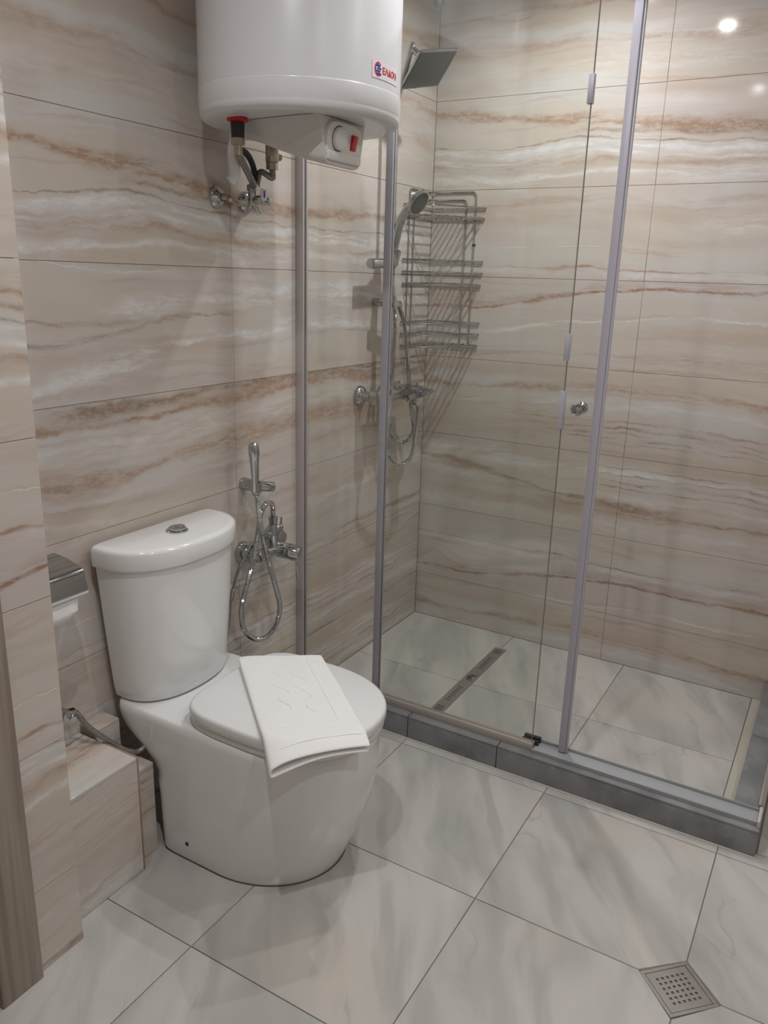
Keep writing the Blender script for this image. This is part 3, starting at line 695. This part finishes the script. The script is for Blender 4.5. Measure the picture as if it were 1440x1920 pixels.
# connections below the heater
HN = Vector((.185, -1.317, HZ)); CN = Vector((.125, -1.118, HZ))
m = MB().lathe(HN + Vector((0, 0, .004)), (0, 0, -1), [(0, .022), (.003, .024), (.007, .0235), (.010, .013)], 28); m.build('hot_collar', 'red', wh)
hp = thing('hot_hose', 'braided hose hanging from the red collar under the water heater', 'hose', (HN.x, HN.y, HZ-.07))
m = MB().cyl(HN - Vector((0, 0, .006)), HN - Vector((0, 0, .038)), .0155, .0145); m.build('rubber_sleeve', 'dark', hp)
m = MB(); m.cyl(HN - Vector((0, 0, .038)), HN - Vector((0, 0, .052)), .0155, n=6); m.cyl(HN - Vector((0, 0, .052)), HN - Vector((0, 0, .074)), .0095); m.build('union_nut', 'brass', hp)
VX = .070
def hp_path(px, x0, x1): return [pxA(u, v, x0+(x1-x0)*i/(len(px)-1)) for i, (u, v) in enumerate(px)]
MB().tube(spline([HN - Vector((0, 0, .072))] + hp_path([(448, 290), (458, 310), (468, 330), (476, 348)], .165, VX+.012), 10), .0085, 10).build('braided_sleeve', 'braid', hp)
ch = thing('cold_hose', 'short braided hose from the safety valve down to the wall stopcock', 'hose', (CN.x, CN.y, HZ-.1))
m = MB(); m.cyl(CN - Vector((0, 0, .002)), CN - Vector((0, 0, .02)), .016); m.build('rubber_sleeve', 'dark', ch)
m = MB(); m.rcyl(CN - Vector((0, 0, .018)), CN - Vector((0, 0, .062)), .0165, .004); m.cyl(CN - Vector((0, 0, .062)), CN - Vector((0, 0, .078)), .0150, n=6)
m.rcyl(CN - Vector((0, -.012, .045)), CN - Vector((-.004, -.030, .047)), .008, .002); m.build('safety_valve', 'brass', ch)
cb0 = CN - Vector((0, 0, .077))
MB().tube(spline([cb0, cb0 - Vector((0, 0, .02)), pxA(490, 322, .10), pxA(484, 336, VX+.006), pxA(482, 350, VX)], 10), .0075, 10).build('braided_sleeve', 'braid', ch)
lp = thing('looped_hose', 'dark braided hose arching behind the hot hose beneath the water heater', 'hose', pxA(465, 310, .10))
MB().tube(spline(hp_path([(449, 280), (462, 288), (472, 305), (478, 326), (482, 346)], .14, VX-.010), 10), .0075, 10).build('braided_sleeve', 'dark', lp)
wp = thing('overflow_pipe', 'white plastic overflow pipe bent beneath the water heater', 'pipe', pxA(436, 300, .12))
MB().tube(spline([pxA(476, 253, .150), pxA(457, 252, .15), pxA(443, 259, .146), pxA(437, 282, .125), pxA(440, 320, .12), pxA(438, 332, .115), pxA(430, 340, .108)], 10), .0135, 14).build('pipe_bend', 'plastic', wp)
st = thing('wall_stopcock', 'chrome stopcock with blue tag on two wall flanges below the heater', 'stopcock', pxA(440, 372, .0))
f1, f2 = pxA(405, 370, 0), pxA(460, 379, 0)
def flange(mb, c, r=.027, d=(1, 0, 0)): mb.lathe(Vector(c)+Vector(d)*.0006, d, [(0, r), (.004, r), (.010, r*.85), (.013, r*.55), (.015, r*.4), (.02, r*.36)], 32)
for c in (f1, f2): m = MB(); flange(m, c); m.build('flange', 'chrome', st)
m = MB(); m.tube(spline([f1 + Vector((.012, 0, 0)), f1 + Vector((.035, .01, .001)), pxA(432, 373, .045), pxA(448, 381, .04), f2 + Vector((.03, -.004, 0))], 8), .0075, 10); m.build('link_pipe', 'brass', st)
vc = pxA(474, 372, VX)
m = MB(); m.rcyl(f2 + Vector((.012, 0, 0)), (VX+.012, f2.y, f2.z), .010); m.rcyl(vc - Vector((0, 0, .020)), vc + Vector((0, 0, .034)), .0115); m.cyl(vc + Vector((0, 0, .018)), vc + Vector((0, 0, .032)), .0145, n=6)
m.rcyl(vc + Vector((.005, 0, -.004)), vc + Vector((.034, -.004, -.004)), .0105); m.rcyl(vc + Vector((0, .002, -.018)), vc + Vector((.008, .018, -.036)), .007); m.build('valve_body', 'chrome', st)
m = MB(); m.box(vc + Vector((.034, -.012, -.006)), vc + Vector((.038, .010, .022))); m.build('tag', 'sticker', st, bevel=.001)
m = MB(); m.box(vc + Vector((.0378, -.004, .001)), vc + Vector((.0386, .002, .017))); m.build('tag_mark', 'blue', st)

# ------------------------------------------------------------------ bidet tap and spray
BXX = .060
bt = thing('bidet_tap', 'chrome wall mixer tap with pin lever beside the cistern', 'tap', (0, -1.06, .592))
bz = .588
for y in (-1.118, -.985):
    m = MB(); m.lathe((.0006, y, bz + (.004 if y < -1.1 else .022)), (1, 0, 0), [(0, .034), (.006, .034), (.028, .030), (.034, .026), (.034, .017), (.05, .017)], 32); m.build('wall_flange', 'chrome', bt)
m = MB(); m.rcyl((BXX, -1.122, bz), (BXX, -1.0, bz), .0175, .003); m.cyl((BXX, -1.098, bz), (BXX, -1.088, bz), .0205, n=8)
m.rcyl((BXX-.01, -1.02, bz-.002), (.1220, -.998, bz-.014), .0245, .003, 32); m.build('mixer_body', 'chrome', bt)
ee = Vector((.112, -1.0, bz-.012)); MB().rcyl(ee - Vector((0, 0, .020)), ee - Vector((-.002, 0, .078)), .0045, .001, 12).build('lever', 'chrome', bt)
tz = pxA(512, 1000, BXX)
m = MB(); m.rcyl((BXX, tz.y, bz+.008), (BXX, tz.y, .672), .0135); m.cyl((BXX, tz.y, .672), (BXX, tz.y, .694), .0120, .0140, 8)
m.rcyl((BXX, tz.y-.034, .643), (BXX, tz.y-.01, .643), .011); m.rcyl((BXX, tz.y+.010, .655), (BXX+.008, tz.y+.034, .655), .0095); m.cyl((BXX+.008, tz.y+.028, .660), (BXX+.008, tz.y+.030, .686), .0032)
m.build('diverter', 'chrome', bt)
def c5(x, y): return (x/4.573+400, y/4.573+800)
hh = thing('bidet_spray', 'chrome bidet hand spray with looping metal hose beside the cistern', 'bidet spray', pxA(480, 905, .07))
hx = .075
gp = [(BXX, tz.y, .692), (BXX, tz.y, .712)] + [pxA(*c5(*q), x_) for q, x_ in (((505, 665), .062), ((465, 655), .066), ((425, 700), .068), ((400, 780), .07), ((378, 930), .075), ((342, 1130), .078), ((292, 1340), .078), ((243, 1540), .07), ((248, 1680), .06), ((280, 1765), .057), ((345, 1815), .055), ((410, 1822), .055), ((475, 1785), .055), ((540, 1690), .06), ((570, 1530), .07), ((515, 1300), .09), ((450, 1050), .11), ((400, 820), .105), ((378, 620), .09), ((362, 560), .082))]
hose(gp, .0084, .005).build('metal_hose', 'chrome', hh)
a_, b_ = pxA(*c5(365, 590), .083), pxA(*c5(345, 130), .085)
def hx_ring(f, wy, wx): 
    c = a_.lerp(b_, f); return [c + Vector((wx*math.cos(2*math.pi*k/20), wy*math.sin(2*math.pi*k/20), 0)) for k in range(20)]
MB().loft([hx_ring(*q) for q in ((0, .0100, .0100), (.05, .0105, .0105), (.3, .0105, .0105), (.55, .0115, .012), (.72, .0125, .014), (.76, .0140, .016), (.86, .0145, .0155), (.95, .0130, .013), (.985, .009, .009), (1, .003, .003))]).build('handset', 'chrome', hh)
sh = thing('spray_holder', 'chrome wall bracket gripping the bidet hand spray', 'bracket', pxA(465, 905, 0))
w0 = pxA(455, 906, 0)
m = MB(); m.lathe((.0006, w0.y, w0.z), (1, 0, 0), [(0, .018), (.004, .0185), (.05, .017)], 28); m.build('wall_flange', 'chrome', sh)
a2 = Vector((.045, w0.y, w0.z)); e2 = pxA(513, 913, .070)
m = MB(); m.rcyl(a2, e2, .0150, .003); m.build('holder_arm', 'chrome', sh)
hc = pxA(*c5(368, 520), .083)
m = MB(); m.lathe(hc - Vector((0, 0, .013)), (0, 0, 1), [(0, .0118), (0, .0150), (.028, .0155), (.028, .0120)], 24, False, False); m.build('cradle', 'chrome', sh)
fh = thing('cistern_hose', 'thin braided hose dropping from the bidet tap behind the cistern', 'hose', pxA(440, 1100, .03))
fp = [pxA(*c5(*q), x_) for q, x_ in (((335, 985), .085), ((285, 1085), .085), ((215, 1230), .07), ((172, 1385), .05), ((148, 1520), .035), ((120, 1760), .03), ((95, 1960), .028))]
MB().tube(spline(fp, 8), .0042, 8).build('braided_sleeve', 'braid', fh)
q0, q1 = fp[3], fp[4]; MB().rcyl(q0, q0.lerp(q1, .75), .0062, .001, 12).build('hose_joint', 'brass', fh)

# ------------------------------------------------------------------ shower set
RX, RY = .060, -.395
sh2 = thing('shower_column', 'chrome shower column with square overhead rose in the corner', 'shower column', (RX, RY, 1.0))
MB().tube([(RX, RY, .985), (RX, RY, 1.90), (RX+.004, RY, 1.925), (RX+.020, RY, 1.965), pxB(775, 79, RY)], .0095, 14).build('riser_pipe', 'chrome', sh2)
m = MB(); lb = pxA(708, 568, .03); m.rcyl((.0006, RY-.01, 1.2950), (.05, RY-.01, 1.2950), .013); m.rcyl((RX, RY-.05, 1.292), (RX+.012, RY+.045, 1.288), .0135, .004); m.build('lower_bracket', 'chrome', sh2)
m = MB(); m.rcyl((.0006, RY, 1.88), (.05, RY, 1.88), .012); m.build('upper_bracket', 'chrome', sh2)
k0 = pxA(694, 494, RX); k1 = pxA(735, 489, RX)
m = MB(); m.rcyl(k0 , (RX, RY+.02, k0.z+.006), .0165, .003); m.rcyl((RX, RY, k0.z-.012), (RX, RY, k0.z+.05), .0175, .004)
hb = pxB(738, 478, RY+.01); m.rcyl((RX, RY, hb.z), (hb.x-.005, hb.y, hb.z), .012); m.lathe(hb - Vector((0, 0, .018)), (.25, 0, 1), [(0, .014), (.0, .0175), (.036, .019), (.036, .0155)], 24, False, False); m.build('slider', 'chrome', sh2)
ux, uy, un = Vector((.4379, .8777, .1945)), Vector((.6964, -.4680, .5441)), Vector((.5683, -.1034, -.8163))
hcn = Vector((.1775, -.400, 1.9955))
def headp(t):
    a = .0745
    def sq(h, z, r=.012):
        o = []
        for cx, cy, s0 in ((h-r, h-r, 0), (-h+r, h-r, 90), (-h+r, -h+r, 180), (h-r, -h+r, 270)):
            for k in range(0, 91, 30): an = math.radians(s0+k); o.append((cx+r*math.cos(an), cy+r*math.sin(an), z))
        return o
    t.loft([sq(a, 0), sq(a, -.006), sq(a-.006, -.010), sq(.04, -.018), sq(.02, -.026, .01)])
MB().frame(hcn, ux, uy, un, headp).build('overhead_rose', 'chrome', sh2)
MB().frame(hcn, ux, uy, un, lambda t: t.box((-.069, -.069, .0004), (.069, .069, .0018))).build('nozzle_plate', 'darkhead', sh2, bevel=.0005, seg=1)
je = pxB(774, 92, RY); jc = hcn - un*.026
m = MB(); m.tube(spline([je, je.lerp(jc, .4), jc], 6), .009, 12); m.lathe(jc, un, [(-.014, .008), (-.010, .014), (0, .016), (.006, .014)], 20); m.build('swivel_joint', 'chrome', sh2)
mx = thing('shower_mixer', 'chrome bar shower mixer with projecting spout inside the shower', 'tap', (0, -.40, .985))
mz = .982
for y in (-.492, -.330):
    m = MB(); m.lathe((.0006, y, mz+.003), (1, 0, 0), [(0, .034), (.006, .034), (.018, .028), (.024, .016), (.05, .016)], 32); m.build('wall_flange', 'chrome', mx)
m = MB(); m.rcyl((.068, -.505, mz), (.068, -.275, mz+.003), .0250, .003, 28); m.cyl((.068, -.455, mz), (.068, -.440, mz), .0270, n=8); m.build('mixer_body', 'chrome', mx)
MB().rcyl((.052, -.472, mz-.003), (.104, -.478, mz-.003), .0275, .004, 28).build('temperature_knob', 'alu', mx)
m = MB(); y_ = -.275
def sq4(x, w, z0, z1): return [(x, y_-w, mz+z0), (x, y_+w, mz+z0), (x, y_+w, mz+z1), (x, y_-w, mz+z1)]
m.loft([sq4(.050, .030, -.027, .027), sq4(.105, .029, -.026, .024), sq4(.145, .026, -.010, .017), sq4(.176, .020, .006, .014)])
m.build('spout', 'chrome', mx, bevel=.004)
m = MB(); m.rcyl((.068, -.355, mz+.018), (.068, -.355, mz+.038), .015); m.box((.060, -.375, mz+.036), (.076, -.335, mz+.044)); m.build('diverter_knob', 'chrome', mx); MB().rcyl((.112, -.272, mz+.012), (.112, -.272, mz+.034), .0065).build('spout_button', 'chrome', mx)
oq = pxA(785, 744, .10); m = MB(); m.rcyl((.10, -.270, mz-.014), (.10, -.270, mz-.040), .010); m.rcyl((.088, -.292, mz-.014), (.088, -.292, mz-.034), .009); m.build('hose_outlets', 'chrome', mx)
hs_ = thing('hand_shower', 'chrome hand shower on its slider with a long looping hose', 'hand shower', hb)
ha, hm, hb2 = pxB(738, 489, RY+.01), pxB(741, 455, RY+.01), pxB(762, 393, RY-.012)
hk = spline([ha, pxB(738, 472, RY+.01), hm, pxB(750, 420, RY), hb2, pxB(772, 380, RY-.018)], 6)
MB().tube(hk, .011, 14, rad=lambda i: .0105 + .0040*math.sin(min(1, i/len(hk)*1.2)*math.pi)**.7).build('handle', 'chrome', hs_)
hd = pxB(783, 378, RY-.022); hn = (CM @ Vector((.62, -.62, .30))).normalized()
MB().lathe(hd, hn, [(-.016, .014), (-.012, .026), (-.004, .040), (.004, .045), (.009, .044), (.010, .041)], 32).build('spray_head', 'chrome', hs_)
MB().lathe(hd, hn, [(.0102, .001), (.0102, .038), (.0120, .036), (.0120, .001)], 32, False, False).build('spray_face', 'darkhead', hs_)
def c4(x, y): return (x/5.538+640, y/5.538+640)
hose([ha, pxA(736, 520, .08), pxA(740, 565, .085), pxA(741, 610, .09), pxA(738, 660, .1), pxA(735, 710, .115), pxA(729, 770, .115), pxA(725, 815, .11), pxA(728, 846, .10), pxA(736, 863, .097), pxA(751, 872, .095), pxA(765, 864, .097), pxA(774, 846, .10), pxA(779, 810, .10), pxA(784, 765, .10), (.10, -.270, mz-.038)], .0082, .005).build('metal_hose', 'chrome', hs_)
ch2 = thing('column_hose', 'shorter metal hose looping from the column bracket to the mixer', 'hose', pxA(760, 640, .07))
hose([(RX+.012, RY+.04, 1.288), pxA(748, 575, .075), pxA(757, 605, .08), pxA(762, 650, .08), pxA(766, 700, .08), pxA(771, 760, .06), pxA(775, 800, .055), pxA(772, 815, .055), pxA(764, 826, .055), pxA(753, 830, .055), pxA(742, 826, .057), pxA(733, 812, .06), pxA(729, 790, .06), pxA(728, 750, .05), pxA(729, 715, .045)], .0082, .005).build('metal_hose', 'chrome', ch2)

# corner caddy
cy_ = thing('shower_caddy', 'three-tier chrome wire corner caddy hung in the shower corner', 'shower caddy', (.08, -.08, 1.14))
LEG = .222; o5 = .006
def outline(z, L=LEG, bul=.035):
    P = [(o5, -o5, z), (L, -o5, z)]
    for i in range(1, 16):
        f = i/16; b = bul*math.sin(math.pi*f)
        P.append((L*(1-f)+o5*f + b*.72, -o5*(1-f) - L*f - b*.72, z))
    P.append((o5, -L, z)); return P
for zb in (1.590, 1.358, 1.139):
    bk = MB()
    hts = (0, .042, .084) if zb < 1.5 else (0, .036)
    for h_ in hts: bk.tube(outline(zb+h_, LEG if h_ else LEG-.004), .0029 if h_ else .0032, 8, closed=True)
    bo = bk.build('basket_rim', 'chrome', cy_)
    gr = MB(); N_ = 11
    for i in range(1, N_):
        f = i/N_; x = LEG*f; f2 = 1-f
        yy = -(LEG*f2 + .72*.035*math.sin(math.pi*f)*1.5)
        gr.tube([(x+.004, -o5, zb+.004), (x+.004, yy*.97, zb+.004)], .0023, 6)
    gr.build('shelf_wire', 'chrome', bo)
for L_, zt in ((.180, 1.682), (.143, 1.656)):
    r_ = .014
    P = [(o5-.002, -L_, 1.139), (o5-.002, -L_, zt-r_), (o5-.002, -L_+r_*.3, zt-r_*.3), (o5-.002, -L_+r_, zt), (o5-.002, -.02, zt), (.012, -.012, zt), (.02, -o5+.002, zt), (L_-r_, -o5+.002, zt), (L_-r_*.3, -o5+.002, zt-r_*.3), (L_, -o5+.002, zt-r_), (L_, -o5+.002, 1.139)]
    MB().tube(P, .003, 8).build('hanging_frame', 'chrome', cy_)
MB().lathe((.180, -.0005, 1.50), (0, -1, 0), [(0, .006), (.005, .006), (.007, .003)], 12).build('fixing_screw', 'dark', cy_)
# round wall fitting near the top of the corner
rc = pxA(817, 2, .0); fw = thing('wall_rosette', 'small round chrome fitting high on the wall near the corner', 'wall fitting', rc)
MB().lathe(rc + Vector((.0006, 0, 0)), (1, 0, 0), [(0, .018), (.02, .018), (.026, .016), (.028, .012), (.028, .001)], 28).build('cap', 'chrome', fw)

# ------------------------------------------------------------------ ceiling lamps
names = ('round recessed ceiling spotlight in front of the water heater', 'round recessed ceiling spotlight above the doorway corner', 'round recessed ceiling spotlight right of the shower', 'round recessed ceiling spotlight at the right rear', 'round recessed ceiling spotlight inside the shower')
for (x, y, lk), lb in zip(LAMPS, names):
    dl = thing('ceiling_spotlight', lb, 'ceiling light', (x, y, ZC), 'recessed ceiling spotlights')
    MB().lathe((x, y, ZC-.001), (0, 0, -1), [(0, .052), (.004, .052), (.006, .048), (.006, .034)], 40, True, False).build('bezel', 'plastic', dl)
    MB().lathe((x, y, ZC-.003), (0, 0, -1), [(0, .034), (.001, .034), (.001, .001)], 40).build('diffuser', 'lamp', dl)
    ld = bpy.data.lights.new('spotlight_bulb', 'AREA'); ld.shape = 'DISK'; ld.size = .045; ld.energy = LAMP_POWER*lk; ld.color = (.985, .99, 1); ld.spread = math.radians(158)
    lo = bpy.data.objects.new('spotlight_bulb', ld); COL.objects.link(lo); lo.parent = dl; lo.location = (0, 0, -.009)
